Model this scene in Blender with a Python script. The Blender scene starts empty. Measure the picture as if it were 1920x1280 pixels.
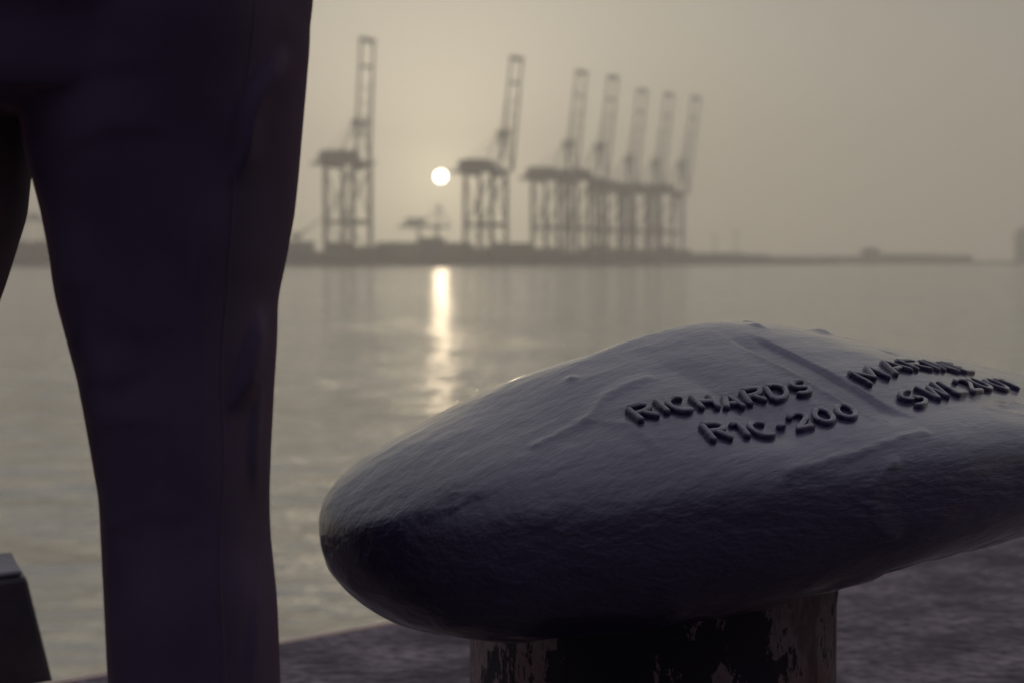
import bpy, bmesh, math, random
import numpy as np
from mathutils import Vector, Matrix, noise
from mathutils.bvhtree import BVHTree

# ------------------------------------------------------------------ camera, sky, sun, exposure
S = bpy.context.scene
COL = S.collection
EYE = 0.66                               # camera height over the quay
SUN_EL, SUN_AZ = math.radians(2.6), math.radians(-2.19)   # azimuth from +Y, negative = left

cam = bpy.data.cameras.new('camera')
cam.lens = 65.3
cam.sensor_width = 36.0
cam.clip_start, cam.clip_end = 0.05, 6000
cam.dof.use_dof = True
cam.dof.focus_distance = 1.93
cam.dof.aperture_fstop = 6.4
cam_ob = bpy.data.objects.new('camera', cam)
COL.objects.link(cam_ob)
cam_ob.location = (0, 0, EYE)
cam_ob.rotation_euler = (math.radians(90 - 2.466), 0, 0)
S.camera = cam_ob

sun_dir = Vector((math.sin(SUN_AZ) * math.cos(SUN_EL), math.cos(SUN_AZ) * math.cos(SUN_EL), math.sin(SUN_EL)))

world = bpy.data.worlds.new('World')
S.world = world
world.use_nodes = True
nt = world.node_tree
nt.nodes.clear()
N = nt.nodes.new
def wl(a, b): nt.links.new(a, b)
out = N('ShaderNodeOutputWorld'); bg = N('ShaderNodeBackground')
sky = N('ShaderNodeTexSky')
sky.sky_type = 'NISHITA'
sky.sun_disc = False
sky.sun_elevation = SUN_EL
sky.sun_rotation = SUN_AZ
sky.altitude = 0
sky.air_density = 1.6
sky.dust_density = 6.0
sky.ozone_density = 2.0
hsv = N('ShaderNodeHueSaturation'); hsv.inputs['Saturation'].default_value = 0.42
wl(sky.outputs[0], hsv.inputs['Color'])
tint = N('ShaderNodeMix'); tint.data_type = 'RGBA'; tint.blend_type = 'MULTIPLY'
tint.inputs[0].default_value = 1.0
tint.inputs[7].default_value = (.15, .15, .16, 1)
wl(hsv.outputs[0], tint.inputs[6])
# veil of humid air, brightened overhead and dimmed behind the camera to shape foreground light
veil = N('ShaderNodeMix'); veil.data_type = 'RGBA'; veil.blend_type = 'ADD'
veil.inputs[0].default_value = 1.0
wl(tint.outputs[2], veil.inputs[6])
geo = N('ShaderNodeTexCoord'); sep = N('ShaderNodeSeparateXYZ'); wl(geo.outputs['Generated'], sep.inputs[0])
def ramp(stops):
    v = N('ShaderNodeValToRGB')
    for pos, c in stops:
        e_ = v.color_ramp.elements[0] if pos == 0 else v.color_ramp.elements[-1] if pos == 1 else v.color_ramp.elements.new(pos)
        e_.color = (*c, 1)
    wl(sep.outputs['Z'], v.inputs[0]); return v.outputs[0]
ahead = ramp(((0.0, (3.2, 2.68, 2.08)), (.05, (2.85, 2.52, 1.95)), (.14, (2.08, 2.03, 1.70)), (.5, (2.6, 2.6, 2.75)), (1.0, (3.2, 3.2, 3.8))))
behind = ramp(((0.0, (.30, .24, .40)), (.2, (.55, .48, .70)), (.5, (1.1, 1.02, 1.45)), (1.0, (3.2, 3.2, 3.8))))
bk = N('ShaderNodeMapRange'); bk.interpolation_type = 'SMOOTHSTEP'
bk.inputs['From Min'].default_value = .55; bk.inputs['From Max'].default_value = -.35
wl(sep.outputs['Y'], bk.inputs['Value'])
vm = N('ShaderNodeMix'); vm.data_type = 'RGBA'
wl(bk.outputs[0], vm.inputs[0]); wl(ahead, vm.inputs[6]); wl(behind, vm.inputs[7]); wl(vm.outputs[2], veil.inputs[7])
# aureole and disc of the low sun, as functions of the angle to the sun
tc = N('ShaderNodeTexCoord')
dot = N('ShaderNodeVectorMath'); dot.operation = 'DOT_PRODUCT'
nrm = N('ShaderNodeVectorMath'); nrm.operation = 'NORMALIZE'
wl(tc.outputs['Generated'], nrm.inputs[0])
wl(nrm.outputs[0], dot.inputs[0]); dot.inputs[1].default_value = sun_dir
ac = N('ShaderNodeMath'); ac.operation = 'ARCCOSINE'; ac.use_clamp = False
mn = N('ShaderNodeMath'); mn.operation = 'MINIMUM'; mn.inputs[1].default_value = 1.0
wl(dot.outputs['Value'], mn.inputs[0]); wl(mn.outputs[0], ac.inputs[0])
def glow(prev, deg, col):
    m = N('ShaderNodeMath'); m.operation = 'MULTIPLY'; m.inputs[1].default_value = -1.0 / math.radians(deg)
    e = N('ShaderNodeMath'); e.operation = 'EXPONENT'
    wl(ac.outputs[0], m.inputs[0]); wl(m.outputs[0], e.inputs[0])
    sc = N('ShaderNodeVectorMath'); sc.operation = 'SCALE'; sc.inputs[0].default_value = col
    wl(e.outputs[0], sc.inputs['Scale'])
    ad = N('ShaderNodeVectorMath'); ad.operation = 'ADD'
    wl(prev, ad.inputs[0]); wl(sc.outputs[0], ad.inputs[1])
    return ad.outputs[0]
skycol = veil.outputs[2]
skycol = glow(skycol, 2.2, (8.3, 7.2, 4.7))
skycol = glow(skycol, 7.0, (4.0, 3.65, 2.5))
lt = N('ShaderNodeMapRange'); lt.inputs['From Min'].default_value = math.radians(0.180)
lt.inputs['From Max'].default_value = math.radians(0.166)
lt.inputs['To Min'].default_value = 0; lt.inputs['To Max'].default_value = 1
wl(ac.outputs[0], lt.inputs['Value'])
dsc = N('ShaderNodeVectorMath'); dsc.operation = 'SCALE'; dsc.inputs[0].default_value = (240, 224, 184)
wl(lt.outputs[0], dsc.inputs['Scale'])
dad = N('ShaderNodeVectorMath'); dad.operation = 'ADD'
wl(skycol, dad.inputs[0]); wl(dsc.outputs[0], dad.inputs[1])
wl(dad.outputs[0], bg.inputs['Color'])
bg.inputs['Strength'].default_value = 0.10
wl(bg.outputs[0], out.inputs['Surface'])
world.cycles.sampling_method = 'MANUAL'
world.cycles.sample_map_resolution = 2048

sun = bpy.data.lights.new('sun', 'SUN')
sun.energy = 0.012
sun.angle = math.radians(0.5)
sun.color = (1.0, 0.78, 0.52)
sun_ob = bpy.data.objects.new('sun', sun)
COL.objects.link(sun_ob)
sun_ob.rotation_euler = sun_dir.to_track_quat('Z', 'Y').to_euler()
sun_ob.location = (0, 30, 60)

S.view_settings.view_transform = 'Standard'
S.view_settings.look = 'None'
S.view_settings.gamma = 1
S.view_settings.exposure = 0.3
S.cycles.volume_bounces = 4
S.cycles.max_bounces = 8
S.cycles.use_denoising = True
S.cycles.sample_clamp_indirect = 6
S.cycles.caustics_reflective = False
S.cycles.caustics_refractive = False

# ------------------------------------------------------------------ materials
def mat(name, col, rough=0.6, metallic=0.0, var=0.0, scale=8.0, bump=0.0, bscale=40.0, stretch=(1, 1, 1), spec=0.5, col2=None):
    m = bpy.data.materials.new(name); m.use_nodes = True
    t = m.node_tree; b = t.nodes['Principled BSDF']
    b.inputs['Roughness'].default_value = rough
    b.inputs['Metallic'].default_value = metallic
    b.inputs['Specular IOR Level'].default_value = spec
    co = t.nodes.new('ShaderNodeTexCoord'); mp = t.nodes.new('ShaderNodeMapping')
    mp.inputs['Scale'].default_value = stretch
    t.links.new(co.outputs['Object'], mp.inputs['Vector'])
    n = t.nodes.new('ShaderNodeTexNoise'); n.inputs['Scale'].default_value = scale; n.inputs['Detail'].default_value = 6
    t.links.new(mp.outputs[0], n.inputs['Vector'])
    r = t.nodes.new('ShaderNodeValToRGB')
    c2 = col2 or tuple(min(1, c * (1 + var)) for c in col)
    c1 = tuple(c * (1 - var) for c in col) if col2 is None else col
    r.color_ramp.elements[0].position = 0.35; r.color_ramp.elements[1].position = 0.65
    r.color_ramp.elements[0].color = (*c1, 1); r.color_ramp.elements[1].color = (*c2, 1)
    t.links.new(n.outputs[0], r.inputs[0]); t.links.new(r.outputs[0], b.inputs['Base Color'])
    if bump:
        n2 = t.nodes.new('ShaderNodeTexNoise'); n2.inputs['Scale'].default_value = bscale; n2.inputs['Detail'].default_value = 5
        t.links.new(mp.outputs[0], n2.inputs['Vector'])
        bp = t.nodes.new('ShaderNodeBump'); bp.inputs['Strength'].default_value = 1.0; bp.inputs['Distance'].default_value = bump
        t.links.new(n2.outputs[0], bp.inputs['Height']); t.links.new(bp.outputs[0], b.inputs['Normal'])
    return m

# ------------------------------------------------------------------ mesh helpers
def link(name, me, m=None, parent=None, smooth=False):
    o = bpy.data.objects.new(name, me); COL.objects.link(o)
    if m: me.materials.append(m)
    if parent: o.parent = parent
    if smooth: me.polygons.foreach_set('use_smooth', [True] * len(me.polygons))
    return o
def raw(name, V, F):
    me = bpy.data.meshes.new(name)
    me.from_pydata([tuple(map(float, v)) for v in V], [], [tuple(map(int, f)) for f in F]); me.update()
    return me
def tag(o, label, cat, group=None):
    o['label'] = label; o['category'] = cat
    if group: o['group'] = group
    return o
def structure(o): o['kind'] = 'structure'; return o
def empty(name, loc=(0, 0, 0), rz=0.0):
    o = bpy.data.objects.new(name, None); COL.objects.link(o)
    o.location = loc; o.rotation_euler = (0, 0, rz); o.empty_display_size = 0.3
    return o

class MB:
    """collects boxes, beams and tubes and links them as one mesh"""
    def __init__(s): s.V = []; s.F = []
    def add(s, V, F):
        k = len(s.V); s.V += [tuple(v) for v in V]; s.F += [tuple(i + k for i in f) for f in F]; return s
    def box(s, x0, x1, y0, y1, z0, z1):
        V = [(x, y, z) for z in (z0, z1) for x, y in ((x0, y0), (x1, y0), (x1, y1), (x0, y1))]
        return s.add(V, [(3, 2, 1, 0), (4, 5, 6, 7), (0, 1, 5, 4), (1, 2, 6, 5), (2, 3, 7, 6), (3, 0, 4, 7)])
    def beam(s, a, b, w, h=None, w2=None):
        a, b = Vector(a), Vector(b); h = h or w; d = (b - a).normalized()
        up = Vector((0, 0, 1)) if abs(d.z) < 0.9 else Vector((0, 1, 0))
        x = d.cross(up).normalized(); y = x.cross(d)
        V = []
        for p, k in ((a, 1.0), (b, (w2 or w) / w)):
            for i, j in ((-1, -1), (1, -1), (1, 1), (-1, 1)): V.append(p + x * (i * w * k / 2) + y * (j * h * k / 2))
        return s.add(V, [(3, 2, 1, 0), (4, 5, 6, 7), (0, 1, 5, 4), (1, 2, 6, 5), (2, 3, 7, 6), (3, 0, 4, 7)])
    def tube(s, pts, rx, ry=None, n=10, ups=None, caps=True, end=1.0, sq=1.0):
        pts = [Vector(p) for p in pts]; ry = ry or rx; k0 = len(s.V); m = len(pts)
        for i, p in enumerate(pts):
            d = (pts[min(i + 1, m - 1)] - pts[max(i - 1, 0)]).normalized()
            up = ups[i] if ups else (Vector((0, 0, 1)) if abs(d.z) < 0.9 else Vector((0, 1, 0)))
            x = d.cross(up).normalized(); y = x.cross(d).normalized()
            for j in range(n):
                t = 2 * math.pi * j / n; q = end if i in (0, m - 1) else 1.0
                c_, s_ = math.cos(t), math.sin(t)
                c_ = math.copysign(abs(c_) ** sq, c_); s_ = math.copysign(abs(s_) ** sq, s_)
                s.V.append(tuple(p + x * (q * rx * c_) + y * (q * ry * s_)))
        for i in range(m - 1):
            for j in range(n):
                a = k0 + i * n + j; b = k0 + i * n + (j + 1) % n
                s.F.append((a, b, b + n, a + n))
        if caps:
            s.F.append(tuple(k0 + j for j in reversed(range(n)))); s.F.append(tuple(k0 + (m - 1) * n + j for j in range(n)))
        return s
    def lathe(s, prof, n=48, c=(0, 0)):
        k0 = len(s.V)
        for r, z in prof:
            for j in range(n):
                t = 2 * math.pi * j / n; s.V.append((c[0] + r * math.cos(t), c[1] + r * math.sin(t), z))
        for i in range(len(prof) - 1):
            for j in range(n):
                a = k0 + i * n + j; b = k0 + i * n + (j + 1) % n
                s.F.append((a, b, b + n, a + n))
        s.F.append(tuple(k0 + j for j in reversed(range(n)))); s.F.append(tuple(k0 + (len(prof) - 1) * n + j for j in range(n)))
        return s
    def build(s, name, m, parent=None, smooth=False):
        return link(name, raw(name, s.V, s.F), m, parent, smooth)
def bevel(o, w, seg=2):
    b = o.modifiers.new('bevel', 'BEVEL'); b.width = w; b.segments = seg; b.limit_method = 'ANGLE'
    return o

# direction of the quay edge (and of the bollard head) and the direction towards the land
A = Vector((.714, .700, 0)).normalized()
L = Vector((A.y, -A.x, 0))
def quay_pt(a, l, z=0.0):                 # a metres along the edge, l metres inland of it
    e = Vector((-.235, 3.409, 0))
    return e + A * a + L * l + Vector((0, 0, z))
WATER = -2.0

# ------------------------------------------------------------------ water
def make_water():
    m = bpy.data.materials.new('harbour_water'); m.use_nodes = True
    t = m.node_tree; b = t.nodes['Principled BSDF']
    b.inputs['Base Color'].default_value = (.46, .44, .36, 1)
    b.inputs['Roughness'].default_value = 0.11
    b.inputs['IOR'].default_value = 1.4
    b.inputs['Metallic'].default_value = .58
    co = t.nodes.new('ShaderNodeTexCoord')
    def nz(scale, det, rot, sx, dist=0.0):
        mp = t.nodes.new('ShaderNodeMapping'); mp.inputs['Scale'].default_value = (sx, 1, 1)
        mp.inputs['Rotation'].default_value = (0, 0, math.radians(rot))
        t.links.new(co.outputs['Object'], mp.inputs['Vector'])
        n = t.nodes.new('ShaderNodeTexNoise'); n.inputs['Scale'].default_value = scale; n.inputs['Detail'].default_value = det
        n.inputs['Distortion'].default_value = dist
        t.links.new(mp.outputs[0], n.inputs['Vector']); return n.outputs[0]
    prev = None
    for sc_, det, rot, sx, d in ((.16, 2, 12, .6, .26), (.8, 2.5, -10, .9, .34), (2.4, 4, 15, .7, .12)):
        bp = t.nodes.new('ShaderNodeBump'); bp.inputs['Distance'].default_value = d
        t.links.new(nz(sc_, det, rot, sx, .4), bp.inputs['Height'])
        if prev: t.links.new(prev, bp.inputs['Normal'])
        prev = bp.outputs[0]
    # unfiltered tilt of the waves, so that far water still breaks up the glitter
    for sc_, det, amp in ((1.1, 3, (2.7, .50, 0)), (.09, 3, (1.15, .15, 0))):
        mp = t.nodes.new('ShaderNodeMapping'); mp.inputs['Scale'].default_value = (.8, 1, 1)
        t.links.new(co.outputs['Object'], mp.inputs['Vector'])
        n = t.nodes.new('ShaderNodeTexNoise'); n.inputs['Scale'].default_value = sc_; n.inputs['Detail'].default_value = det
        t.links.new(mp.outputs[0], n.inputs['Vector'])
        sb = t.nodes.new('ShaderNodeVectorMath'); sb.operation = 'SUBTRACT'; sb.inputs[1].default_value = (.5, .5, .5)
        t.links.new(n.outputs['Color'], sb.inputs[0])
        ml = t.nodes.new('ShaderNodeVectorMath'); ml.operation = 'MULTIPLY'; ml.inputs[1].default_value = amp
        t.links.new(sb.outputs[0], ml.inputs[0])
        ad = t.nodes.new('ShaderNodeVectorMath'); ad.operation = 'ADD'
        t.links.new(ml.outputs[0], ad.inputs[0]); t.links.new(prev, ad.inputs[1]); prev = ad.outputs[0]
    nm = t.nodes.new('ShaderNodeVectorMath'); nm.operation = 'NORMALIZE'
    t.links.new(ad.outputs[0], nm.inputs[0]); t.links.new(nm.outputs[0], b.inputs['Normal'])
    me = raw('water', [(-690, -70, WATER), (690, -70, WATER), (690, 1885, WATER), (-690, 1885, WATER)], [(0, 1, 2, 3)])
    return structure(link('water', me, m))
make_water()

# ------------------------------------------------------------------ quay
def concrete(name, c1, c2):
    m = mat(name, c1, rough=.85, scale=6, col2=c2, bump=.016, bscale=22)
    t = m.node_tree; b = t.nodes['Principled BSDF']
    old = b.inputs['Base Color'].links[0].from_socket
    n = t.nodes.new('ShaderNodeTexNoise'); n.inputs['Scale'].default_value = 38; n.inputs['Detail'].default_value = 8
    co = t.nodes.new('ShaderNodeTexCoord'); t.links.new(co.outputs['Object'], n.inputs['Vector'])
    mr = t.nodes.new('ShaderNodeMapRange'); mr.inputs['From Min'].default_value = .3; mr.inputs['From Max'].default_value = .7
    mr.inputs['To Min'].default_value = .35; mr.inputs['To Max'].default_value = 1.6
    t.links.new(n.outputs[0], mr.inputs['Value'])
    mx = t.nodes.new('ShaderNodeVectorMath'); mx.operation = 'SCALE'
    t.links.new(old, mx.inputs[0]); t.links.new(mr.outputs[0], mx.inputs['Scale'])
    t.links.new(mx.outputs[0], b.inputs['Base Color'])
    return m
M_conc = concrete('worn_concrete', (.060, .042, .054), (.20, .158, .178))
M_cope = mat('cope_painted_sunlight', (.80, .63, .47), .26, var=.2, scale=5, bump=.0015, bscale=30)  # pale warm colour carries the sunlit rim of the quay edge
mb = MB()
pts = [quay_pt(-45, 0.045), quay_pt(90, 0.045), quay_pt(90, 45), quay_pt(-45, 45)]
V = [(p.x, p.y, z) for z in (-2.5, 0.0) for p in pts]
mb.add(V, [(3, 2, 1, 0), (4, 5, 6, 7), (0, 1, 5, 4), (1, 2, 6, 5), (2, 3, 7, 6), (3, 0, 4, 7)])
quay = structure(mb.build('quay', M_conc))
mb = MB()                                  # cope: worn rounded nosing along the edge, coloured as if sunlit
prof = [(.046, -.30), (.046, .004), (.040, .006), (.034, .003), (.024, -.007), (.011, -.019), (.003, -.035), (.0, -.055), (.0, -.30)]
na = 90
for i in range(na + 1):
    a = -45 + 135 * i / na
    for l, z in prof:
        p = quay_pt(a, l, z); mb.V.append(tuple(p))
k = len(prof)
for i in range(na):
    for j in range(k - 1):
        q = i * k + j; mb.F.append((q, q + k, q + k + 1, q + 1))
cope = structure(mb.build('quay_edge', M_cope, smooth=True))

# ------------------------------------------------------------------ haze-dimmed far shore
M_land = mat('terminal_ground', (.10, .095, .09), .9, var=.2, scale=.05)
M_crane = mat('crane_paint', (.045, .048, .055), .6, var=.2, scale=.3)
M_house = mat('crane_house_paint', (.06, .06, .065), .6, var=.15, scale=.3)
M_shed = mat('shed_cladding', (.09, .09, .095), .7, var=.2, scale=.15)
M_cont = [mat('container_rust_red', (.14, .045, .035), .7, var=.25, scale=.4), mat('container_blue', (.04, .06, .11), .7, var=.25, scale=.4),
          mat('container_grey', (.11, .11, .11), .7, var=.25, scale=.4), mat('container_green', (.04, .075, .06), .7, var=.25, scale=.4)]

def prism(name, poly, z0, z1, m):
    n = len(poly); V = [(x, y, z0) for x, y in poly] + [(x, y, z1) for x, y in poly]
    F = [tuple(reversed(range(n))), tuple(range(n, 2 * n))] + [(i, (i + 1) % n, (i + 1) % n + n, i + n) for i in range(n)]
    return structure(link(name, raw(name, V, F), m))
prism('terminal_ground', [(-420, 800), (-260, 868), (-95, 932), (-8, 1004), (60, 1090), (105, 1190), (140, 1262), (232, 1330), (240, 1390), (60, 1420), (-480, 1300)], WATER - .8, 0.9, M_land)
prism('far_shore', [(-640, 1560), (-200, 1600), (180, 1590), (420, 1560), (640, 1540), (640, 1875), (-640, 1875)], WATER - .8, 0.6, M_land)

# crane frame: u = towards the waterside (boom), v = along the rails
U = Vector((.855, -.519, 0)); W = Vector((.519, .855, 0))
CR_RZ = math.atan2(U.y, U.x)
def crane(px, D, Hp, Ht, lean, label, out=4.0):
    """px, D: bearing and range of the waterside near leg; Hp portal height, Ht tip height, lean of the raised boom (rad)"""
    G, R = 17.5, 15.5
    near = Vector(((px - 960) / 3483 * D, D, 0.9))
    o = near - U * (G / 2) + W * (R / 2)
    t = empty('ship_to_shore_crane', o, CR_RZ)
    tag(t, label, 'crane', 'container cranes with raised booms across the harbour')
    Hp -= .9; Ht -= .9
    g = G / 2; r = R / 2
    for x in (-g, g):
        for y in (-r, r):
            MB().beam((x, y, 2.2), (x, y, Hp), 1.9, 1.8).build('leg', M_crane, t)
            b = MB().box(x - 3.2, x + 3.2, y - .7, y + .7, 0, 1.0).box(x - 1.6, x + 1.6, y - .6, y + .6, .98, 2.3)
            b.build('bogie', M_crane, t)
    for y in (-r, r):
        MB().beam((-g, y, 20), (g, y, 20), 1.4, 2.3).build('portal_tie', M_crane, t)
        MB().beam((-g + .4, y, 20.6), (g - .4, y, Hp - 1.5), .9).build('brace', M_crane, t)
    for y in (-r, r):
        MB().beam((-g + .4, y, 19.2), (g - .4, y, 5.0), .6).build('brace', M_crane, t)
    for x in (-g, g):
        MB().beam((x, -r + .4, Hp - 1.5), (x, r - .4, 21), .6).build('brace', M_crane, t)
        MB().beam((x, -r, 20.4), (x, r, 20.4), 1.0, 1.5).build('portal_tie', M_crane, t)
        MB().beam((x, -r, Hp), (x, r, Hp), 1.5, 2.0).build('cross_beam', M_crane, t)
        MB().beam((x, -r, 4.2), (x, r, 4.2), 1.1, 1.8).build('sill_beam', M_crane, t)
    gb = MB()
    for y in (-4.6, 4.6): gb.beam((-g - 11.5, y, Hp + 1.8), (g + 5.5, y, Hp + 1.8), 1.1, 1.9)
    for x in (-g - 11, -g - 4, 0, g + 5): gb.beam((x, -4.6, Hp + 1.8), (x, 4.6, Hp + 1.8), .8, 1.2)
    gb.build('girder', M_crane, t)
    h = MB().box(-g - 6.5, g - 4.5, -5.2, 5.2, Hp + 2.8, Hp + 7.6).box(-g - 5.5, g - 9, -4.2, 4.2, Hp + 7.5, Hp + 8.6)
    h.build('machinery_house', M_house, t)
    MB().box(g - 2.5, g + .3, -2.2, 1.2, Hp - 2.6, Hp + .95).build('operator_cabin', M_house, t)
    za = Hp + 22.0; xa = g - .6 + out
    ap = MB()
    for y in (-1, 1):
        ap.beam((g + 1.0 + out, 5 * y, Hp + 2), (xa, 4.2 * y, za), .9)
        ap.beam((-3.5 + out, 5 * y, Hp + 2), (xa - .8, 4.2 * y, za - .3), .65)
        ap.beam((-g - 9, 4.6 * y, Hp + 2.6), (xa - .8, 4.2 * y, za), .28)
    ap.beam((xa - .2, -6.3, za + .3), (xa - .2, 6.3, za + .3), 2.4, 2.6)
    ap.beam((xa + .4, -5, za - 7), (xa + .4, 5, za - 7), .5, .7)
    ap.build('apex_frame', M_crane, t)
    hx, hz = g + .9 + out, Hp + 2.2
    Lb = Ht - hz
    def bp(k, y): return (hx + math.sin(lean) * Lb * k, y, hz + math.cos(lean) * Lb * k)
    bo = MB()
    for y in (-1, 1): bo.beam(bp(0, 6.3 * y), bp(1, 5.6 * y), 1.0, 1.4, .85)
    for k in (.0, .12, .24, .36, .48, .60): bo.beam(bp(k, -6.1), bp(k, 6.1), .4, .6)
    bo.beam(bp(.77, -5.8), bp(.77, 5.8), 1.2, 1.5)
    bo.beam(bp(.985, -6.0), bp(.985, 6.0), 2.2, 2.4)
    bo.build('boom', M_crane, t)
    st = MB()
    for y in (-1, 1): st.beam((xa, 4.2 * y, za + 1), bp(.75, 5.4 * y), .28); st.beam((xa, 4.2 * y, za + 1), bp(.45, 5.4 * y), .25)
    st.build('forestay', M_crane, t)
    return t

def zpx(y, D): return EYE + (490 - y) / 3483 * D
#        px    D    y_girder y_tip lean
for px, D, yg, yt, lean, lab in (
    (662, 958, 311, 73, 0.050, 'hazy container crane standing alone left of the sun, tallest, its boom raised'),
    (922, 1032, 326, 108, 0.108, 'hazy container crane with raised boom nearest to the right of the sun'),
    (1046, 1112, 339, 134, 0.110, 'hazy container crane, third boom from the left, second to the right of the sun'),
    (1105, 1144, 342, 143, .115, 'hazy container crane in the middle of the seven, fourth raised boom from the left'),
    (1161, 1212, 362, 168, .120, 'hazy container crane with the third raised boom from the right end of the row'),
    (1212, 1250, 366, 175, .120, 'hazy container crane with the raised boom second from the right end of the row'),
    (1261, 1285, 367, 181, 0.135, 'hazy container crane at the right end of the row, farthest, with raised boom')):
    crane(px, D, zpx(yg, D), zpx(yt, D), lean, lab, 0.0 if D < 1000 else 4.0)

# faint gantries further off
def lowered_crane(px, D, label):
    t = empty('lowered_crane', ((px - 960) / 3483 * D, D, .6), math.radians(8))
    tag(t, label, 'crane')
    for x in (-8, 8):
        for y in (-8, 8): MB().beam((x, y, 0), (x, y, 29), 1.8).build('leg', M_crane, t)
    MB().box(-26, 19, -3, 3, 29, 32).build('girder', M_crane, t)
    MB().box(-20, -3, -5, 5, 32, 38).build('machinery_house', M_house, t)
    a = MB()
    for y in (-1, 1): a.beam((8, 4 * y, 32), (10, 1.2 * y, 49), 1.3); a.beam((-6, 4 * y, 32), (9.6, 1.2 * y, 49), 1.0); a.beam((10, 1.2 * y, 49), (19, 3 * y, 32), .7)
    a.beam((8.6, -2.6, 49), (11, 2.6, 49), 1.8); a.build('apex_frame', M_crane, t)
lowered_crane(803, 1640, 'very faint distant crane with lowered boom between the lone crane and the sun')
def gantry(px, D, h, half, label):
    t = empty('yard_gantry', ((px - 960) / 3483 * D, D, .6), 0)
    tag(t, label, 'crane')
    for x in (-half, -half * .45, half * .35, half):
        MB().beam((x, 0, 0), (x, 0, h), 1.1).build('leg', M_crane, t)
    MB().box(-half - 3, half + 4, -3, 3, h, h + 3.6).build('girder', M_crane, t)
    MB().box(-3, 2, -2, 2, h + 3.5, h + 6.5).build('trolley', M_house, t)
gantry(66, 1350, 29, 9, 'faint yard gantry seen between the legs of the person')
def jib(px, D, label):
    t = empty('jib_crane', ((px - 960) / 3483 * D, D, .6), math.radians(5)); tag(t, label, 'crane')
    MB().beam((0, 0, 0), (0, 0, 16), 3.0, 3.0, 1.6).build('mast', M_crane, t)
    MB().beam((-2, 0, 15), (20, 0, 30), 1.4, 1.4, .7).build('jib', M_crane, t)
    MB().box(-4.5, 1.5, -2, 2, 14, 18).build('machinery_house', M_house, t)
jib(560, 1180, 'faint slanting jib crane beside the leg of the person, left of the lone crane')

# container stacks and sheds making up the dark band along the terminal
random.seed(4)
def stack(px, D, tiers, rows, label, group=None):
    t = MB(); Lc = 12.2
    for i in range(rows):
        n = tiers - (1 if random.random() < .35 else 0) - (1 if random.random() < .15 else 0)
        for k in range(max(1, n)):
            t.box(i * 12.5, i * 12.5 + Lc, 0, 2.44 * 4, k * 2.62, k * 2.62 + 2.6)
    o = t.build('container_stack', random.choice(M_cont))
    o.location = ((px - 960) / 3483 * D, D, .904); o.rotation_euler = (0, 0, math.radians(random.uniform(-4, 4)))
    tag(o, label, 'containers', group)
g_ = 'container stacks along the far terminal'
la_left = 'hazy stack of shipping containers on the far terminal left of the lone crane'
lb_ = 'hazy stack of shipping containers on the far terminal between the lone crane and the sun'
lc_ = 'hazy stack of shipping containers on the far terminal behind the row of cranes'
for px, D, ti, ro, la in ((-40, 980, 4, 4, la_left), (60, 985, 4, 3, la_left), (180, 990, 4, 4, la_left), (360, 995, 4, 4, la_left), (500, 1000, 4, 2, la_left),
                          (560, 1010, 3, 2, la_left),
                          (612, 1020, 4, 3, lb_), (705, 1040, 4, 2, lb_), (742, 1050, 5, 2, lb_), (795, 1060, 5, 2, lb_), (845, 1060, 4, 1, lb_),
                          (880, 1100, 4, 3, lc_), (985, 1130, 4, 2, lc_), (1045, 1180, 4, 2, lc_), (1108, 1230, 4, 2, lc_), (1170, 1290, 4, 2, lc_), (1232, 1320, 4, 2, lc_)):
    stack(px, D, ti, ro, la, g_)
def shed(px, D, w, h, label, roof=1.5, dep=14):
    t = empty('shed', ((px - 960) / 3483 * D, D, .604 if D > 1450 else .904)); tag(t, label, 'building')
    MB().box(-w / 2, w / 2, 0, dep, 0, h).build('wall', M_shed, t)
    V = [(-w / 2 - .4, -.4, h), (w / 2 + .4, -.4, h), (w / 2 + .4, dep + .4, h), (-w / 2 - .4, dep + .4, h), (-w / 2 - .4, dep / 2, h + roof), (w / 2 + .4, dep / 2, h + roof)]
    MB().add(V, [(3, 2, 1, 0), (0, 1, 5, 4), (2, 3, 4, 5), (1, 2, 5), (3, 0, 4)]).build('roof', M_house, t)
shed(1345, 1345, 42, 4.2, 'low hazy shed just right of the last crane')
shed(1410, 1350, 26, 3.4, 'low hazy shed near the end of the terminal pier, right of the cranes')
shed(1690, 1600, 60, 5.0, 'long low faint shed on the far right shore beside the domed tank')
shed(1780, 1600, 40, 4.0, 'small faint shed on the far right shore between domed tank and tower')
shed(1580, 1600, 36, 3.4, 'faint shed on the far right shore left of the domed tank')
shed(1480, 1600, 50, 3.0, 'faint low shed on the far shore beyond the end of the terminal pier')
t = empty('storage_tank', ((1632 - 960) / 3483 * 1590, 1590, .604)); tag(t, 'faint domed storage tank rising from the far right shore', 'tank')
MB().lathe([(8.4, 0), (8.4, 8)], 32).build('shell', M_shed, t)
MB().lathe([(8.6, 8.0), (8.2, 9.4), (6.5, 10.8), (4, 11.7), (.2, 12.2)], 32).build('dome', M_shed, t)
t = empty('tower', ((1916 - 960) / 3483 * 1845, 1845, .604)); tag(t, 'very faint tower block at the right edge on the far shore', 'building')
MB().box(-5, 8, 0, 12, 0, 30).build('wall', M_shed, t); MB().box(-3, 5, 2, 9, 30, 33).build('roof_plant', M_house, t)
for px, h, la in ((1340, 17, 'thin faint light mast just right of the cranes, left one of two'), (1380, 20, 'thin faint light mast right of the cranes, taller right one of two')):
    t = empty('light_mast', ((px - 960) / 3483 * 1360, 1360, .904)); tag(t, la, 'mast')
    MB().beam((0, 0, 0), (0, 0, h), 1.2, 1.2, .6).build('pole', M_crane, t); MB().box(-1.6, 1.6, -.5, .5, h, h + 1.2).build('lamp_head', M_crane, t)

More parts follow.
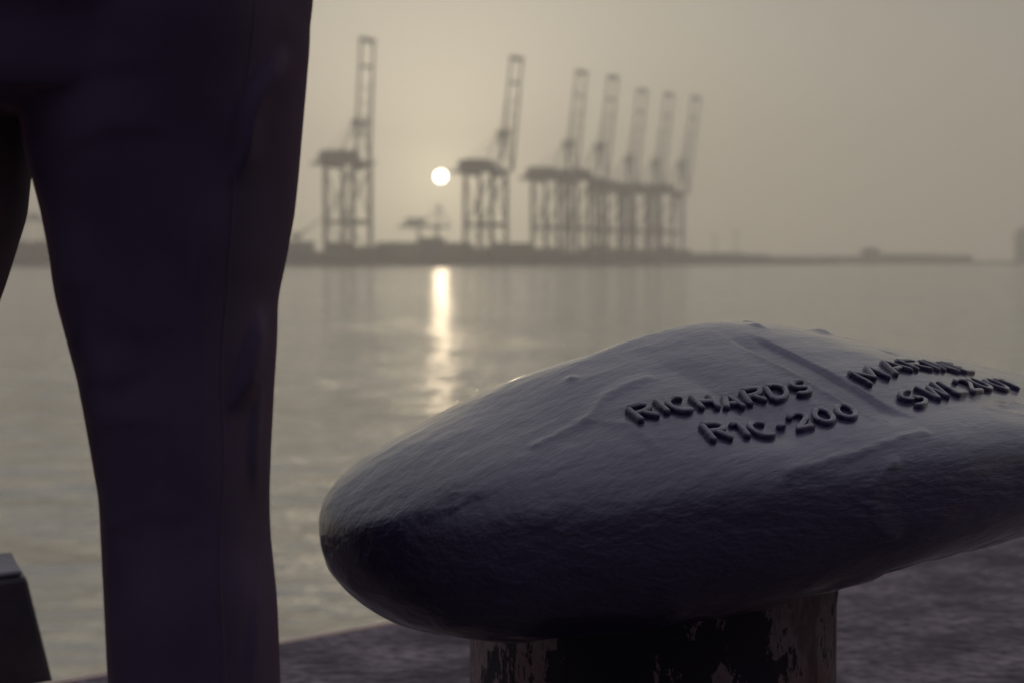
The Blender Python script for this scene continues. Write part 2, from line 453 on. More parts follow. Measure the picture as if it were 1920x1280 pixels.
# ------------------------------------------------------------------ the air
hz = MB().box(-720, 720, -90, 1900, -3.6, 130)
m = bpy.data.materials.new('haze'); m.use_nodes = True
m.node_tree.nodes.remove(m.node_tree.nodes['Principled BSDF'])
pv = m.node_tree.nodes.new('ShaderNodeVolumePrincipled')
pv.inputs['Color'].default_value = (.975, .955, .915, 1)
pv.inputs['Density'].default_value = 0.0008
pv.inputs['Anisotropy'].default_value = 0.85
m.node_tree.links.new(pv.outputs[0], m.node_tree.nodes['Material Output'].inputs['Volume'])
haze = hz.build('haze', m); haze['kind'] = 'stuff'

# ------------------------------------------------------------------ bollard
HC = Vector((.253, 2.1, 0))               # head crest over the band, in plan
STEM = Vector((.166, 2.19, 0))
def sm(x, a, b):
    t = np.clip((x - a) / (b - a), 0, 1); return t * t * (3 - 2 * t)
def fbm(P, scale, oct_=3, seed=0.0):
    return np.array([noise.fractal(Vector((p[0] * scale[0] + seed, p[1] * scale[1], p[2] * scale[2])), 1.0, 2.0, oct_) for p in P])
def head_mesh():
    CRX = [-.62, -.475, -.40, -.324, -.1625, -.05, .05, .227, .4145, .625, .76]
    CRZ = [-.20, -.150, -.141, -.114, -.0787, -.066, -.070, -.0953, -.121, -.142, -.19]
    ns, nt_ = 420, 380
    us = np.sin(np.linspace(-math.pi / 2, math.pi / 2, ns))
    th = np.linspace(0, 2 * math.pi, nt_, endpoint=False)
    # smoothed crest
    xs = np.linspace(-.75, .95, 400); zs = np.interp(xs, CRX, CRZ)
    ker = np.hanning(41); ker /= ker.sum(); zs = np.convolve(np.pad(zs, 20, 'edge'), ker, 'valid')
    SP = []
    for u in us:
        s = .09 + .66 * u
        k = max(1e-4, 1 - abs(u) ** 1.6375) ** .5
        zt = np.interp(s, xs, zs); zb = -.3387 - .0695 * max(0, -u); zm = -.218 - .0332 * max(0, -u)
        c, sn = np.cos(th), np.sin(th)
        e0 = 1.35 + 1.25 * min(1, max(0, (-u - .45) / .5))
        w = np.clip(1 - np.abs(sn) / .62, 0, 1); w = w * w * (3 - 2 * w)
        e = np.where(sn > 0, e0 + (2.3 - e0) * w, 2.3)
        r = (np.abs(c) ** e + np.abs(sn) ** e) ** (-1 / e)
        p = np.where(c > 0, .3378, .2735) * c * r * k
        z = np.where(sn > 0, zt - zm, zm - zb) * sn * r * max(1e-4, 1 - abs(u) ** 4.294) ** .5 + zm
        SP.append(np.stack([np.full_like(p, s), p, z], -1))
    SP = np.array(SP)                      # ns, nt, 3 : along, inland, height
    # normals by finite differences
    d1 = np.gradient(SP, axis=0); d2 = np.roll(SP, -1, 1) - np.roll(SP, 1, 1)
    nn = np.cross(d2, d1); ln = np.linalg.norm(nn, axis=-1, keepdims=True); nn = nn / np.maximum(ln, 1e-9)
    if (nn[ns // 2, nt_ // 4, 2]) < 0: nn = -nn
    fl = SP.reshape(-1, 3); s, p, z = fl[:, 0], fl[:, 1], fl[:, 2]
    disp = .0016 * fbm(fl, (6, 9, 9), 2) + .0006 * fbm(fl, (14, 48, 48), 2, 7.3) + .0003 * fbm(fl, (60, 60, 60), 2, 3.1)
    # flat strip across the middle, sunk between two lips
    line = -.068 + .008 * sm(p, .12, .26)
    d = s - line
    strip = sm(d, -.021, -.017) * (1 - sm(d, .016, .022)) * sm(p, .05, .09) * (1 - sm(p, .235, .275))
    lip = np.exp(-((d + .024) / .006) ** 2) * sm(p, .07, .12) * (1 - sm(p, .23, .27))
    disp += -.0048 * strip + .0016 * lip
    # runs and creases of old paint
    def crease(pts, w, h, asym=1.0):
        best = np.full(len(fl), 9.0); side = np.zeros(len(fl))
        for (a0, b0), (a1, b1) in zip(pts[:-1], pts[1:]):
            v = np.array([a1 - a0, b1 - b0]); l2 = v @ v
            k = np.clip(((s - a0) * v[0] + (p - b0) * v[1]) / l2, 0, 1)
            dx, dy = s - a0 - k * v[0], p - b0 - k * v[1]; dd = np.hypot(dx, dy)
            m_ = dd < best; best[m_] = dd[m_]; side[m_] = np.sign(dx * v[1] - dy * v[0])[m_]
        f = np.exp(-(best / w) ** 2); return h * f * np.where(z > -.27, 1, 0) * (1 - .5 * asym * (side > 0))
    disp += crease([(-.42, .10), (-.36, .105), (-.31, .085), (-.25, .085)], .008, .0028)
    disp += crease([(-.36, .105), (-.335, .14), (-.34, .18)], .008, .0012)
    disp += crease([(-.25, .262), (-.16, .280), (-.06, .288)], .005, .0032)
    disp += crease([(-.27, .285), (-.20, .297), (-.13, .300)], .005, .0030)
    disp += crease([(-.30, .300), (-.24, .310), (-.19, .312)], .004, .0026)
    disp += crease([(.10, .262), (.14, .285), (.15, .31)], .009, .0016)
    disp += crease([(.14, .255), (.26, .235)], .006, .0028)
    # lumps and a chipped underside rim
    for a0, b0, r0, h0 in ((.045, -.02, .010, .006), (.135, .02, .012, .005), (.0, .03, .008, .004), (-.30, .03, .006, .003), (.16, .10, .010, -.004)):
        disp += h0 * np.exp(-((s - a0) ** 2 + (p - b0) ** 2) / r0 ** 2)
    low = sm(-z, .285, .325)
    disp += low * .006 * fbm(fl, (14, 14, 2), 2, 1.7)
    disp *= (sm(np.minimum(1 - np.abs((s - .09) / .66), .03), 0, .03))
    fl = fl + nn.reshape(-1, 3) * disp[:, None]
    V = [(HC + A * float(a) + L * float(b) + Vector((0, 0, EYE + float(c)))) for a, b, c in fl]
    F = [(i * nt_ + j, i * nt_ + (j + 1) % nt_, (i + 1) * nt_ + (j + 1) % nt_, (i + 1) * nt_ + j) for i in range(ns - 1) for j in range(nt_)]
    F.append(tuple(range(nt_))); F.append(tuple((ns - 1) * nt_ + j for j in reversed(range(nt_))))
    me = raw('head', V, F)
    bm = bmesh.new(); bm.from_mesh(me); bmesh.ops.recalc_face_normals(bm, faces=bm.faces); bm.to_mesh(me); bm.free()
    return me

def head_paint():
    m = bpy.data.materials.new('bollard_paint'); m.use_nodes = True
    t = m.node_tree; b = t.nodes['Principled BSDF']
    b.inputs['Roughness'].default_value = .42
    b.inputs['Coat Weight'].default_value = 1.0
    b.inputs['Coat Roughness'].default_value = .20
    b.inputs['Specular IOR Level'].default_value = .5
    co = t.nodes.new('ShaderNodeTexCoord')
    mp = t.nodes.new('ShaderNodeMapping'); mp.inputs['Rotation'].default_value = (0, 0, -math.atan2(A.y, A.x)); 
    t.links.new(co.outputs['Object'], mp.inputs['Vector'])
    mp2 = t.nodes.new('ShaderNodeMapping'); mp2.inputs['Scale'].default_value = (.2, 1, 1)
    t.links.new(mp.outputs[0], mp2.inputs['Vector'])
    def nz(sc_, det, src, rough=.5):
        n = t.nodes.new('ShaderNodeTexNoise'); n.inputs['Scale'].default_value = sc_; n.inputs['Detail'].default_value = det
        n.inputs['Roughness'].default_value = rough
        t.links.new(src.outputs[0], n.inputs['Vector']); return n
    cr = t.nodes.new('ShaderNodeValToRGB'); cr.color_ramp.elements[0].position = .3; cr.color_ramp.elements[1].position = .72
    cr.color_ramp.elements[0].color = (.022, .016, .050, 1); cr.color_ramp.elements[1].color = (.052, .039, .098, 1)
    t.links.new(nz(7, 6, mp2).outputs[0], cr.inputs[0])
    # small rust blooms
    rr = t.nodes.new('ShaderNodeValToRGB'); rr.color_ramp.elements[0].position = .71; rr.color_ramp.elements[1].position = .76
    t.links.new(nz(9, 5, mp, .6).outputs[0], rr.inputs[0])
    mx = t.nodes.new('ShaderNodeMix'); mx.data_type = 'RGBA'; mx.inputs[7].default_value = (.11, .045, .04, 1)
    t.links.new(rr.outputs[0], mx.inputs[0]); t.links.new(cr.outputs[0], mx.inputs[6]); t.links.new(mx.outputs[2], b.inputs['Base Color'])
    ro = t.nodes.new('ShaderNodeMapRange'); ro.inputs['To Min'].default_value = .24; ro.inputs['To Max'].default_value = .50
    t.links.new(nz(30, 5, mp2).outputs[0], ro.inputs['Value']); t.links.new(ro.outputs[0], b.inputs['Roughness'])
    b1 = t.nodes.new('ShaderNodeBump'); b1.inputs['Distance'].default_value = .0033
    t.links.new(nz(120, 3, mp2, .5).outputs[0], b1.inputs['Height'])
    b2 = t.nodes.new('ShaderNodeBump'); b2.inputs['Distance'].default_value = .0012
    t.links.new(nz(260, 3, mp2).outputs[0], b2.inputs['Height']); t.links.new(b1.outputs[0], b2.inputs['Normal'])
    t.links.new(b2.outputs[0], b.inputs['Normal'])
    return m
def stem_paint():
    m = bpy.data.materials.new('peeling_stem_paint'); m.use_nodes = True
    t = m.node_tree; b = t.nodes['Principled BSDF']; b.inputs['Roughness'].default_value = .7
    co = t.nodes.new('ShaderNodeTexCoord'); mp = t.nodes.new('ShaderNodeMapping'); mp.inputs['Scale'].default_value = (1, 1, .45)
    t.links.new(co.outputs['Object'], mp.inputs['Vector'])
    def nz(sc_, det, rough=.6):
        n = t.nodes.new('ShaderNodeTexNoise'); n.inputs['Scale'].default_value = sc_; n.inputs['Detail'].default_value = det; n.inputs['Roughness'].default_value = rough
        t.links.new(mp.outputs[0], n.inputs['Vector']); return n.outputs[0]
    big = t.nodes.new('ShaderNodeMath'); big.operation = 'MULTIPLY_ADD'; big.inputs[1].default_value = .5
    t.links.new(nz(11, 4), big.inputs[0])
    sml = t.nodes.new('ShaderNodeMath'); sml.operation = 'MULTIPLY'; sml.inputs[1].default_value = .5
    t.links.new(nz(40, 8, .75), sml.inputs[0]); t.links.new(sml.outputs[0], big.inputs[2])
    sx = t.nodes.new('ShaderNodeSeparateXYZ'); t.links.new(co.outputs['Object'], sx.inputs[0])
    ax = t.nodes.new('ShaderNodeMath'); ax.operation = 'ABSOLUTE'
    sh_ = t.nodes.new('ShaderNodeMath'); sh_.operation = 'ADD'; sh_.inputs[1].default_value = .035
    t.links.new(sx.outputs['X'], sh_.inputs[0]); t.links.new(sh_.outputs[0], ax.inputs[0])
    wr = t.nodes.new('ShaderNodeMapRange'); wr.inputs['From Min'].default_value = .05; wr.inputs['From Max'].default_value = .24
    wr.inputs['To Min'].default_value = -.075; wr.inputs['To Max'].default_value = .075
    t.links.new(ax.outputs[0], wr.inputs['Value'])
    worn = t.nodes.new('ShaderNodeMath'); worn.operation = 'ADD'; t.links.new(big.outputs[0], worn.inputs[0]); t.links.new(wr.outputs[0], worn.inputs[1])
    big = worn
    r = t.nodes.new('ShaderNodeValToRGB'); r.color_ramp.elements[0].position = .51; r.color_ramp.elements[1].position = .525
    r.color_ramp.elements[0].color = (.02, .014, .024, 1); r.color_ramp.elements[1].color = (.34, .255, .25, 1)
    e = r.color_ramp.elements.new(.60); e.color = (.17, .12, .12, 1)
    t.links.new(big.outputs[0], r.inputs[0])
    rust = t.nodes.new('ShaderNodeValToRGB'); rust.color_ramp.elements[0].position = .55; rust.color_ramp.elements[1].position = .66
    t.links.new(nz(8, 5), rust.inputs[0])
    mx = t.nodes.new('ShaderNodeMix'); mx.data_type = 'RGBA'; mx.blend_type = 'MULTIPLY'; mx.inputs[7].default_value = (.7, .42, .36, 1)
    t.links.new(rust.outputs[0], mx.inputs[0]); t.links.new(r.outputs[0], mx.inputs[6]); t.links.new(mx.outputs[2], b.inputs['Base Color'])
    bp = t.nodes.new('ShaderNodeBump'); bp.inputs['Distance'].default_value = .008; bp.inputs['Strength'].default_value = .9
    t.links.new(big.outputs[0], bp.inputs['Height']); t.links.new(bp.outputs[0], b.inputs['Normal'])
    return m
M_head, M_stem = head_paint(), stem_paint()
M_bolt = mat('bolt_steel', (.05, .04, .045), .6, .3, var=.3, scale=30)
bollard = empty('mooring_bollard', (STEM.x, STEM.y, 0))
tag(bollard, 'dark blue cast mooring bollard with long rounded head and raised lettering', 'bollard')
inv = Matrix.Translation(-Vector((STEM.x, STEM.y, 0)))
def into_bollard(o): o.data.transform(inv); o.parent = bollard; return o
hme = head_mesh()
bvh = BVHTree.FromPolygons([v.co.copy() for v in hme.vertices], [tuple(p_.vertices) for p_ in hme.polygons])
head = into_bollard(link('head', hme, M_head, None, True))
st = MB().lathe([(.245, .028), (.232, .05), (.222, .09), (.2165, .15), (.2165, .26), (.222, .31), (.25, .345), (.25, .37)], 96)
stem = st.build('stem', M_stem, bollard, True)
MB().lathe([(.36, 0.0), (.36, .024), (.352, .03), (.2, .03)], 72).build('base_flange', M_stem, bollard)
for i in range(8):
    a = 2 * math.pi * (i + .5) / 8
    MB().lathe([(.026, .029), (.026, .05), (.02, .054)], 6, (.305 * math.cos(a), .305 * math.sin(a))).build('bolt', M_bolt, bollard)

# raised letters laid on the head as weld-like beads
def arc(cx, cy, rx, ry, a0, a1, n=12):
    return [(cx + rx * math.cos(math.radians(a0 + (a1 - a0) * i / n)), cy + ry * math.sin(math.radians(a0 + (a1 - a0) * i / n))) for i in range(n + 1)]
GLY = {
 'R': (.62, [[(0, 0), (0, 1)], [(0, 1)] + arc(.28, .76, .30, .24, 90, -90) + [(0, .52)], [(.22, .52), (.6, 0)]]),
 'I': (.06, [[(.03, 0), (.03, 1)]]),
 '1': (.26, [[(.24, 0), (.24, 1), (.10, .88), (0, .80)]]),
 'C': (.66, [arc(.36, .5, .36, .5, 48, 312, 18)]),
 'H': (.60, [[(0, 0), (0, 1)], [(.58, 0), (.58, 1)], [(0, .5), (.58, .5)]]),
 'A': (.66, [[(0, 0), (.33, 1), (.66, 0)], [(.13, .36), (.53, .36)]]),
 'D': (.62, [[(0, 0), (0, 1)], [(0, 1), (.22, 1)] + arc(.22, .5, .40, .5, 90, -90, 14) + [(0, 0)]]),
 'S': (.56, [arc(.28, .75, .27, .25, 30, 270, 12) + arc(.28, .25, .28, .25, 90, -150, 12)]),
 'M': (.74, [[(0, 0), (.06, 1), (.37, .3), (.68, 1), (.74, 0)]]),
 'N': (.58, [[(0, 0), (0, 1), (.58, 0), (.58, 1)]]),
 'E': (.50, [[(.5, 0), (0, 0), (0, 1), (.5, 1)], [(0, .52), (.42, .52)]]),
 'W': (.80, [[(0, 1), (.2, 0), (.4, .75), (.6, 0), (.8, 1)]]),
 'L': (.48, [[(0, 1), (0, 0), (.48, 0)]]),
 'T': (.60, [[(0, 1), (.6, 1)], [(.3, 1), (.3, 0)]]),
 '2': (.54, [arc(.27, .73, .26, .27, 165, -35, 12) + [(.0, 0), (.54, 0)]]),
 '0': (.52, [arc(.26, .5, .26, .5, 90, 450, 22)]),
 '-': (.24, [[(0, .48), (.24, .48)]]),
}
def lettering(text, BL, BR, TR, TL, label):
    gap = .26
    tot = sum(GLY[c][0] for c in text) + gap * (len(text) - 1)
    mbx = MB(); x = 0
    rnd = random.Random(text)
    for ch in text:
        w, strokes = GLY[ch]
        jx, jy = rnd.uniform(-.03, .03), rnd.uniform(-.05, .05)
        for stx in strokes:
            dense = []
            for a, b in zip(stx[:-1], stx[1:]):
                n = max(1, int(math.hypot(b[0] - a[0], b[1] - a[1]) / .07))
                dense += [(a[0] + (b[0] - a[0]) * i / n, a[1] + (b[1] - a[1]) * i / n) for i in range(n)]
            dense.append(stx[-1])
            pts, ups = [], []
            for gx, gy in dense:
                u = (x + gx + jx) / tot; v = gy + jy
                sp = [(1 - v) * ((1 - u) * BL[k] + u * BR[k]) + v * ((1 - u) * TL[k] + u * TR[k]) for k in (0, 1)]
                q = HC + A * sp[0] + L * sp[1] + Vector((0, 0, 2))
                hit, nr, _, _ = bvh.ray_cast(q, Vector((0, 0, -1)))
                if hit is None: continue
                if nr.z < 0: nr = -nr
                pts.append(hit + nr * .001); ups.append(nr)
            if len(pts) > 1:
                # round off the ends
                mbx.tube(pts, 0.0035 if BL[0] < -.05 else .0031, .0044, 16, ups, True, .7, .62)
        x += w + gap
    o = mbx.build('raised_lettering', M_head, None, True)
    o['label'] = label
    return into_bollard(o)
lettering('RICHARDS', (-.326, .148), (-.112, .187), (-.099, .168), (-.320, .123), 'raised word RICHARDS')
lettering('R1C-200', (-.288, .205), (-.104, .240), (-.091, .217), (-.280, .181), 'raised code R1C-200')
lettering('MARINE', (-.020, .198), (.262, .146), (.258, .119), (-.026, .173), 'raised word MARINE')
lettering('SWL200T', (-.009, .246), (.300, .190), (.297, .164), (-.006, .219), 'raised text SWL200T')

# ------------------------------------------------------------------ fender on the quay wall
M_rail = mat('fender_rubber', (.03, .022, .036), .6, .0, var=.3, scale=6, bump=.002, bscale=40)
M_railtop = mat('fender_top_pale', (.15, .14, .16), .6, var=.25, scale=9, bump=.002, bscale=50)  # top plate coloured paler than the panel below
fender = empty('fender', quay_pt(-1.3, -.05)); tag(fender, 'dark fender panel with pale top rising above the quay edge behind the person', 'fender')
def slab(secs): return [tuple(quay_pt(a, l, z) - fender.location) for a, l, z in secs]
FQ = [(0, 1, 2, 3), (7, 6, 5, 4), (0, 4, 5, 1), (1, 5, 6, 2), (2, 6, 7, 3), (3, 7, 4, 0)]
TOPZ = .158
f1 = MB().add(slab([(-2.1, -.05, -1.2), (-2.1, -.24, -1.2), (-2.0, -.24, TOPZ), (-2.0, -.05, TOPZ),
                    (-.36, -.05, -1.2), (-.27, -.24, -1.2), (-.622, -.24, TOPZ), (-.708, -.05, TOPZ)]), FQ)
bevel(f1.build('panel', M_rail, fender), .008)
f2 = MB().add(slab([(-1.99, -.055, TOPZ + .002), (-1.99, -.235, TOPZ + .002), (-1.99, -.235, TOPZ + .010), (-1.99, -.055, TOPZ + .010),
                    (-.714, -.055, TOPZ + .002), (-.630, -.235, TOPZ + .002), (-.630, -.235, TOPZ + .010), (-.714, -.055, TOPZ + .010)]), FQ)
bevel(f2.build('top_plate', M_railtop, fender), .003)

# ------------------------------------------------------------------ the person
PY = 1.55
def X(px): return (px - 960) / 3483 * PY
def Z(py): return EYE - math.tan(math.atan((py - 640) / 3483) + math.radians(2.466)) * PY
def rings(mbx, rows, n=64, e=2.2):
    """rows: z, x_left, x_right, y_centre, half_depth - a closed loft"""
    rows = sorted(rows); zs = [r[0] for r in rows]
    fine = np.linspace(zs[0], zs[-1], max(12, int((zs[-1] - zs[0]) / .012)))
    R = np.array([[np.interp(z, zs, [r[k] for r in rows]) for k in range(1, 5)] for z in fine])
    k0 = len(mbx.V)
    for z, (xl, xr, yc, hd) in zip(fine, R):
        for j in range(n):
            t = 2 * math.pi * j / n; c, s_ = math.cos(t), math.sin(t)
            r = (abs(c) ** e + abs(s_) ** e) ** (-1 / e)
            mbx.V.append(((xl + xr) / 2 + (xr - xl) / 2 * c * r, yc + hd * s_ * r, z))
    for i in range(len(fine) - 1):
        for j in range(n):
            a = k0 + i * n + j; b = k0 + i * n + (j + 1) % n; mbx.F.append((a, b, b + n, a + n))
    mbx.F.append(tuple(k0 + j for j in reversed(range(n)))); mbx.F.append(tuple(k0 + (len(fine) - 1) * n + j for j in range(n)))
    return mbx
def fused(name, mbx, voxel, m, parent, smooth_it=3, fn=None):
    o = link(name, raw(name, mbx.V, mbx.F), m)
    r = o.modifiers.new('r', 'REMESH'); r.mode = 'VOXEL'; r.voxel_size = voxel
    s_ = o.modifiers.new('s', 'SMOOTH'); s_.factor = .5; s_.iterations = smooth_it
    dg = bpy.context.evaluated_depsgraph_get(); dg.update()
    me = bpy.data.meshes.new_from_object(o.evaluated_get(dg)); me.name = name
    o.modifiers.clear(); o.data = me
    if not me.materials: me.materials.append(m)
    if fn: fn(me)
    me.polygons.foreach_set('use_smooth', [True] * len(me.polygons))
    if parent: o.parent = parent
    return o
right_leg = [(1760, 222, 522), (1600, 214, 527), (1280, 207, 523), (1120, 198, 515), (1000, 190, 502), (930, 186, 500), (850, 171, 502), (720, 146, 508), (640, 124, 514),
             (560, 103, 516), (497, 94, 530), (487, 94, 532), (400, 78, 548), (330, 62, 556), (200, 40, 569), (130, 30, 576), (60, 30, 582), (-40, 60, 580)]
left_leg = [(1760, -560, -262), (1280, -480, -190), (1000, -440, -130), (800, -420, -85), (640, -420, -40), (530, -425, 0), (400, -430, 40), (330, -432, 46), (200, -425, 60), (60, -410, 70)]
def dep(py): return float(np.interp(py, [60, 330, 640, 1000, 1760], [.135, .118, .098, .085, .085]))
tr = MB()
rings(tr, [(Z(y), X(a), X(b), PY + .012 * math.sin(y / 300), dep(y)) for y, a, b in right_leg], e=2.1)
rings(tr, [(Z(y), X(a - 32), X(b - 30), PY + .05, dep(y) * 1.3) for y, a, b in left_leg], e=2.0)
rings(tr, [(Z(215), X(-250), X(420), PY, .07), (Z(190), X(-330), X(520), PY, .115), (Z(150), X(-405), X(566), PY, .125), (Z(60), X(-415), X(580), PY, .135), (Z(0), X(-418), X(588), PY, .15), (Z(-120), X(-405), X(586), PY, .145),
           (Z(-260), X(-330), X(520), PY, .13), (Z(-330), X(-300), X(490), PY, .125)], e=2.2)
def seg_dist(px, pz, pts):
    best = np.full(len(px), 9.0); side = np.zeros(len(px)); par = np.zeros(len(px))
    n = len(pts) - 1
    for i, ((a0, b0), (a1, b1)) in enumerate(zip(pts[:-1], pts[1:])):
        v = np.array([a1 - a0, b1 - b0]); k = np.clip(((px - a0) * v[0] + (pz - b0) * v[1]) / (v @ v), 0, 1)
        dx, dz = px - a0 - k * v[0], pz - b0 - k * v[1]; dd = np.hypot(dx, dz); m_ = dd < best
        best[m_] = dd[m_]; side[m_] = np.sign(dx * v[1] - dz * v[0])[m_]; par[m_] = (i + k[m_]) / n
    return best, side, par
def cloth(me):
    n = len(me.vertices); co = np.empty(n * 3); me.vertices.foreach_get('co', co); co = co.reshape(-1, 3)
    no = np.empty(n * 3); me.vertices.foreach_get('normal', no); no = no.reshape(-1, 3)
    d = .0022 * fbm(co, (5, 5, 2.2), 2, 4.0) + .0012 * fbm(co, (10, 10, 3.5), 2, 9.0)
    facing = sm(-no[:, 1], .18, .6)
    for pts, w, h in (([(556, 100), (540, 130), (505, 185), (488, 230), (478, 300), (462, 350)], .006, .012),
                      ([(500, 570), (486, 630), (470, 690), (448, 760)], .006, .012),
                      ([(498, 690), (488, 760), (482, 850), (488, 930)], .005, .009),
                      ([(500, 1000), (495, 1100), (478, 1280)], .006, .005),
                      ([(90, 505), (150, 530), (230, 535)], .012, .0018), ([(143, 722), (190, 760), (260, 770)], .012, .0018), ([(186, 930), (230, 960), (300, 965)], .012, .0018),
                      ([(170, 690), (240, 700), (330, 672)], .012, .0028), ([(185, 790), (270, 770), (360, 778)], .012, .0024), ([(215, 590), (300, 612), (390, 590)], .014, .0016), ([(235, 960), (300, 930), (400, 940)], .014, .0018), ([(150, 300), (260, 250), (400, 262)], .016, .0028), ([(120, 200), (240, 150), (380, 140)], .016, .0022),
                      ([(430, 330), (400, 520), (392, 760), (400, 1000)], .012, .004), ([(330, 520), (345, 760), (330, 1100), (335, 1280)], .016, .004),
                      ([(40, 178), (10, 192), (-40, 205)], .010, .010), ([(60, 230), (40, 320), (0, 400)], .012, .008), ([(35, 430), (10, 500), (-20, 600)], .009, .007)):
        P = [(X(a), Z(b)) for a, b in pts]
        dd, sd, par = seg_dist(co[:, 0], co[:, 2], P)
        ww = np.where(sd > 0, w * .45, w * 1.7)
        d += h * np.exp(-(dd / ww) ** 2) * np.clip(np.sin(par * math.pi) * 1.3, 0, 1) * facing
    co = co + no * d[:, None]; me.vertices.foreach_set('co', co.ravel()); me.update()
def trouser_cloth():
    m = mat('trouser_cloth', (.100, .072, .126), .85, var=.15, scale=14, spec=.15)
    t = m.node_tree; b = t.nodes['Principled BSDF']
    b.inputs['Sheen Weight'].default_value = .6; b.inputs['Sheen Roughness'].default_value = .25
    b.inputs['Sheen Tint'].default_value = (1.0, .62, .48, 1)
    co = t.nodes.new('ShaderNodeTexCoord')
    w = t.nodes.new('ShaderNodeTexWave'); w.inputs['Scale'].default_value = 420; w.inputs['Distortion'].default_value = 1.5; w.bands_direction = 'DIAGONAL'
    t.links.new(co.outputs['Object'], w.inputs['Vector'])
    bp = t.nodes.new('ShaderNodeBump'); bp.inputs['Distance'].default_value = .0004; t.links.new(w.outputs[0], bp.inputs['Height']); t.links.new(bp.outputs[0], b.inputs['Normal'])
    return m
M_skin = mat('skin', (.36, .21, .15), .5, var=.08, scale=20)
M_shirt = mat('shirt_cloth', (.05, .045, .06), .85, var=.1, scale=12)
M_shoe = mat('shoe_leather', (.02, .016, .016), .4, var=.2, scale=30)
M_hair = mat('hair', (.015, .012, .01), .5, var=.3, scale=60)
cx = X(85)                                 # body axis
def skinned(edges, verts, radii):
    me = bpy.data.meshes.new('body'); me.from_pydata(verts, edges, []); me.update()
    o = bpy.data.objects.new('body', me); COL.objects.link(o)
    o.modifiers.new('skin', 'SKIN'); o.modifiers.new('sub', 'SUBSURF').levels = 2
    o.modifiers['sub'].render_levels = 2
    for i, r in enumerate(radii): me.skin_vertices[0].data[i].radius = r; me.skin_vertices[0].data[i].use_root = (i == 0)
    dg = bpy.context.evaluated_depsgraph_get(); dg.update()
    m2 = bpy.data.meshes.new_from_object(o.evaluated_get(dg))
    bpy.data.objects.remove(o); return m2
def person():
    vs, rs, es = [], [], []
    def v(x, y, z, rx, ry=None): vs.append((cx + x, PY + y, z)); rs.append((rx, ry or rx)); return len(vs) - 1
    def chain(st_, pts):
        p = st_
        for q in pts:
            i = v(*q); es.append((p, i)); p = i
        return p
    pel = v(0, 0, .95, .12, .10)
    chest = chain(pel, [(0, -.01, 1.10, .115, .09), (0, -.015, 1.28, .13, .10), (0, -.005, 1.39, .075, .065)])
    nk = chain(chest, [(0, .0, 1.48, .055, .055), (0, .01, 1.54, .055, .06)])
    chain(nk, [(0, .025, 1.60, .070, .085), (0, .025, 1.67, .075, .095), (0, .015, 1.73, .05, .06)])
    legs = (((-.02 + X(364) - cx), X(365) - cx, X(372) - cx), (X(-215) - cx, X(-330) - cx, X(-440) - cx))
    for hx, kx, fx in legs:
        chain(pel, [(hx * .6, 0, .88, .075), (kx, .02, .48, .05), (fx, .02, .10, .036), (fx, .07, .055, .034, .03), (fx, .16, .04, .036, .022)])
    for sg in (-1, 1):
        w = chain(chest, [(sg * .17, 0, 1.365, .034), (sg * .22, .03, 1.12, .036), (sg * .13, .22, 1.17, .032), (sg * .07, .29, 1.20, .024, .03), (sg * .05, .34, 1.215, .018, .036)])
        for k in range(4):
            z0 = 1.245 - k * .018; ln = (.062, .07, .066, .052)[k]
            chain(w, [(sg * .045, .365, z0, .009), (sg * .02, .365 + ln * .45, z0 - .002, .0085), (sg * (-.004), .36 + ln * .55, z0 - .006, .0075)])
        chain(w, [(sg * .03, .33, 1.25, .010), (sg * .012, .36, 1.262, .009)])
    me = skinned(es, vs, rs)
    o = link('person', me, M_skin, None, True)
    return o
pers = person()
tag(pers, 'person in loose dark trousers standing with legs apart beside the bollard', 'person')
trousers = fused('trousers', tr, .0045, trouser_cloth(), pers, 2, cloth)
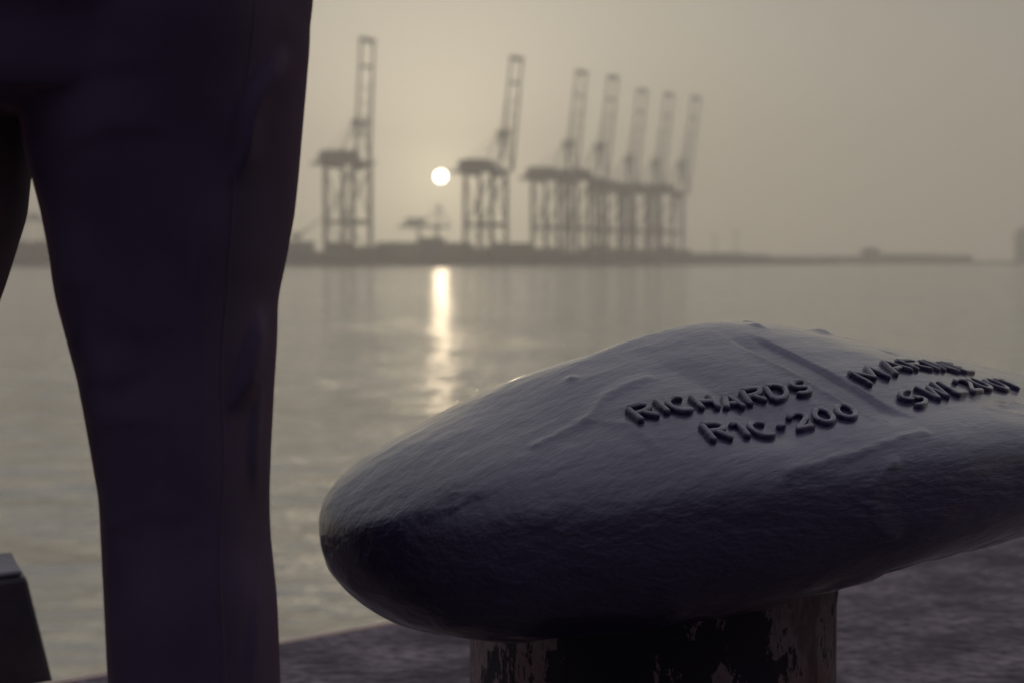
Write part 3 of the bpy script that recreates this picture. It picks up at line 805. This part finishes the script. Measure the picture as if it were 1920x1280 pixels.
tb = BVHTree.FromPolygons([v.co.copy() for v in trousers.data.vertices], [tuple(q.vertices) for q in trousers.data.polygons])
seam, ups = [], []
for py in range(-60, 1720, 20):
    px = float(np.interp(py, [-60, 200, 480, 720, 1000, 1700], [520, 488, 452, 440, 438, 452])) + 3 * math.sin(py / 60)
    hit, nr, _, _ = tb.ray_cast(Vector((X(px), PY - 1, Z(py))), Vector((0, 1, 0)))
    if hit is not None: seam.append(hit); ups.append(nr)
MB().tube(seam, .0016, .0008, 8, ups).build('side_seam', trousers.data.materials[0], trousers, True)
sh = MB()
rings(sh, [(.955, cx - .20, cx + .20, PY, .155), (1.10, cx - .19, cx + .19, PY - .01, .14), (1.28, cx - .21, cx + .21, PY - .015, .145), (1.38, cx - .20, cx + .20, PY - .01, .12), (1.44, cx - .12, cx + .12, PY, .085), (1.49, cx - .072, cx + .072, PY, .072)], e=2.2)
for sg in (-1, 1):
    sh.tube([(cx + sg * .15, PY, 1.40), (cx + sg * .19, PY, 1.37), (cx + sg * .225, PY + .03, 1.13), (cx + sg * .20, PY + .09, 1.12), (cx + sg * .13, PY + .225, 1.17)], .066, n=16)
fused('jacket', sh, .012, M_shirt, pers, 6)
hr = MB()
for i in range(13):
    a = math.pi * .62 * i / 12
    r = math.sin(a)
    for j in range(24):
        t_ = 2 * math.pi * j / 24
        hr.V.append((cx + .088 * r * math.cos(t_), PY + .012 + .105 * r * math.sin(t_), 1.665 + .105 * math.cos(a)))
for i in range(12):
    for j in range(24):
        a = i * 24 + j; b = i * 24 + (j + 1) % 24; hr.F.append((a, b, b + 24, a + 24))
hr.build('hair', M_hair, pers, True)
for px in (372, -440):
    s_ = MB(); xs = X(px)
    rings(s_, [(.0, xs - .048, xs + .048, PY + .06, .145), (.03, xs - .052, xs + .052, PY + .06, .15), (.06, xs - .048, xs + .048, PY + .045, .125), (.09, xs - .044, xs + .044, PY + .0, .075), (.12, xs - .042, xs + .042, PY - .01, .062)], n=32)
    s_.build('shoe', M_shoe, pers, True)
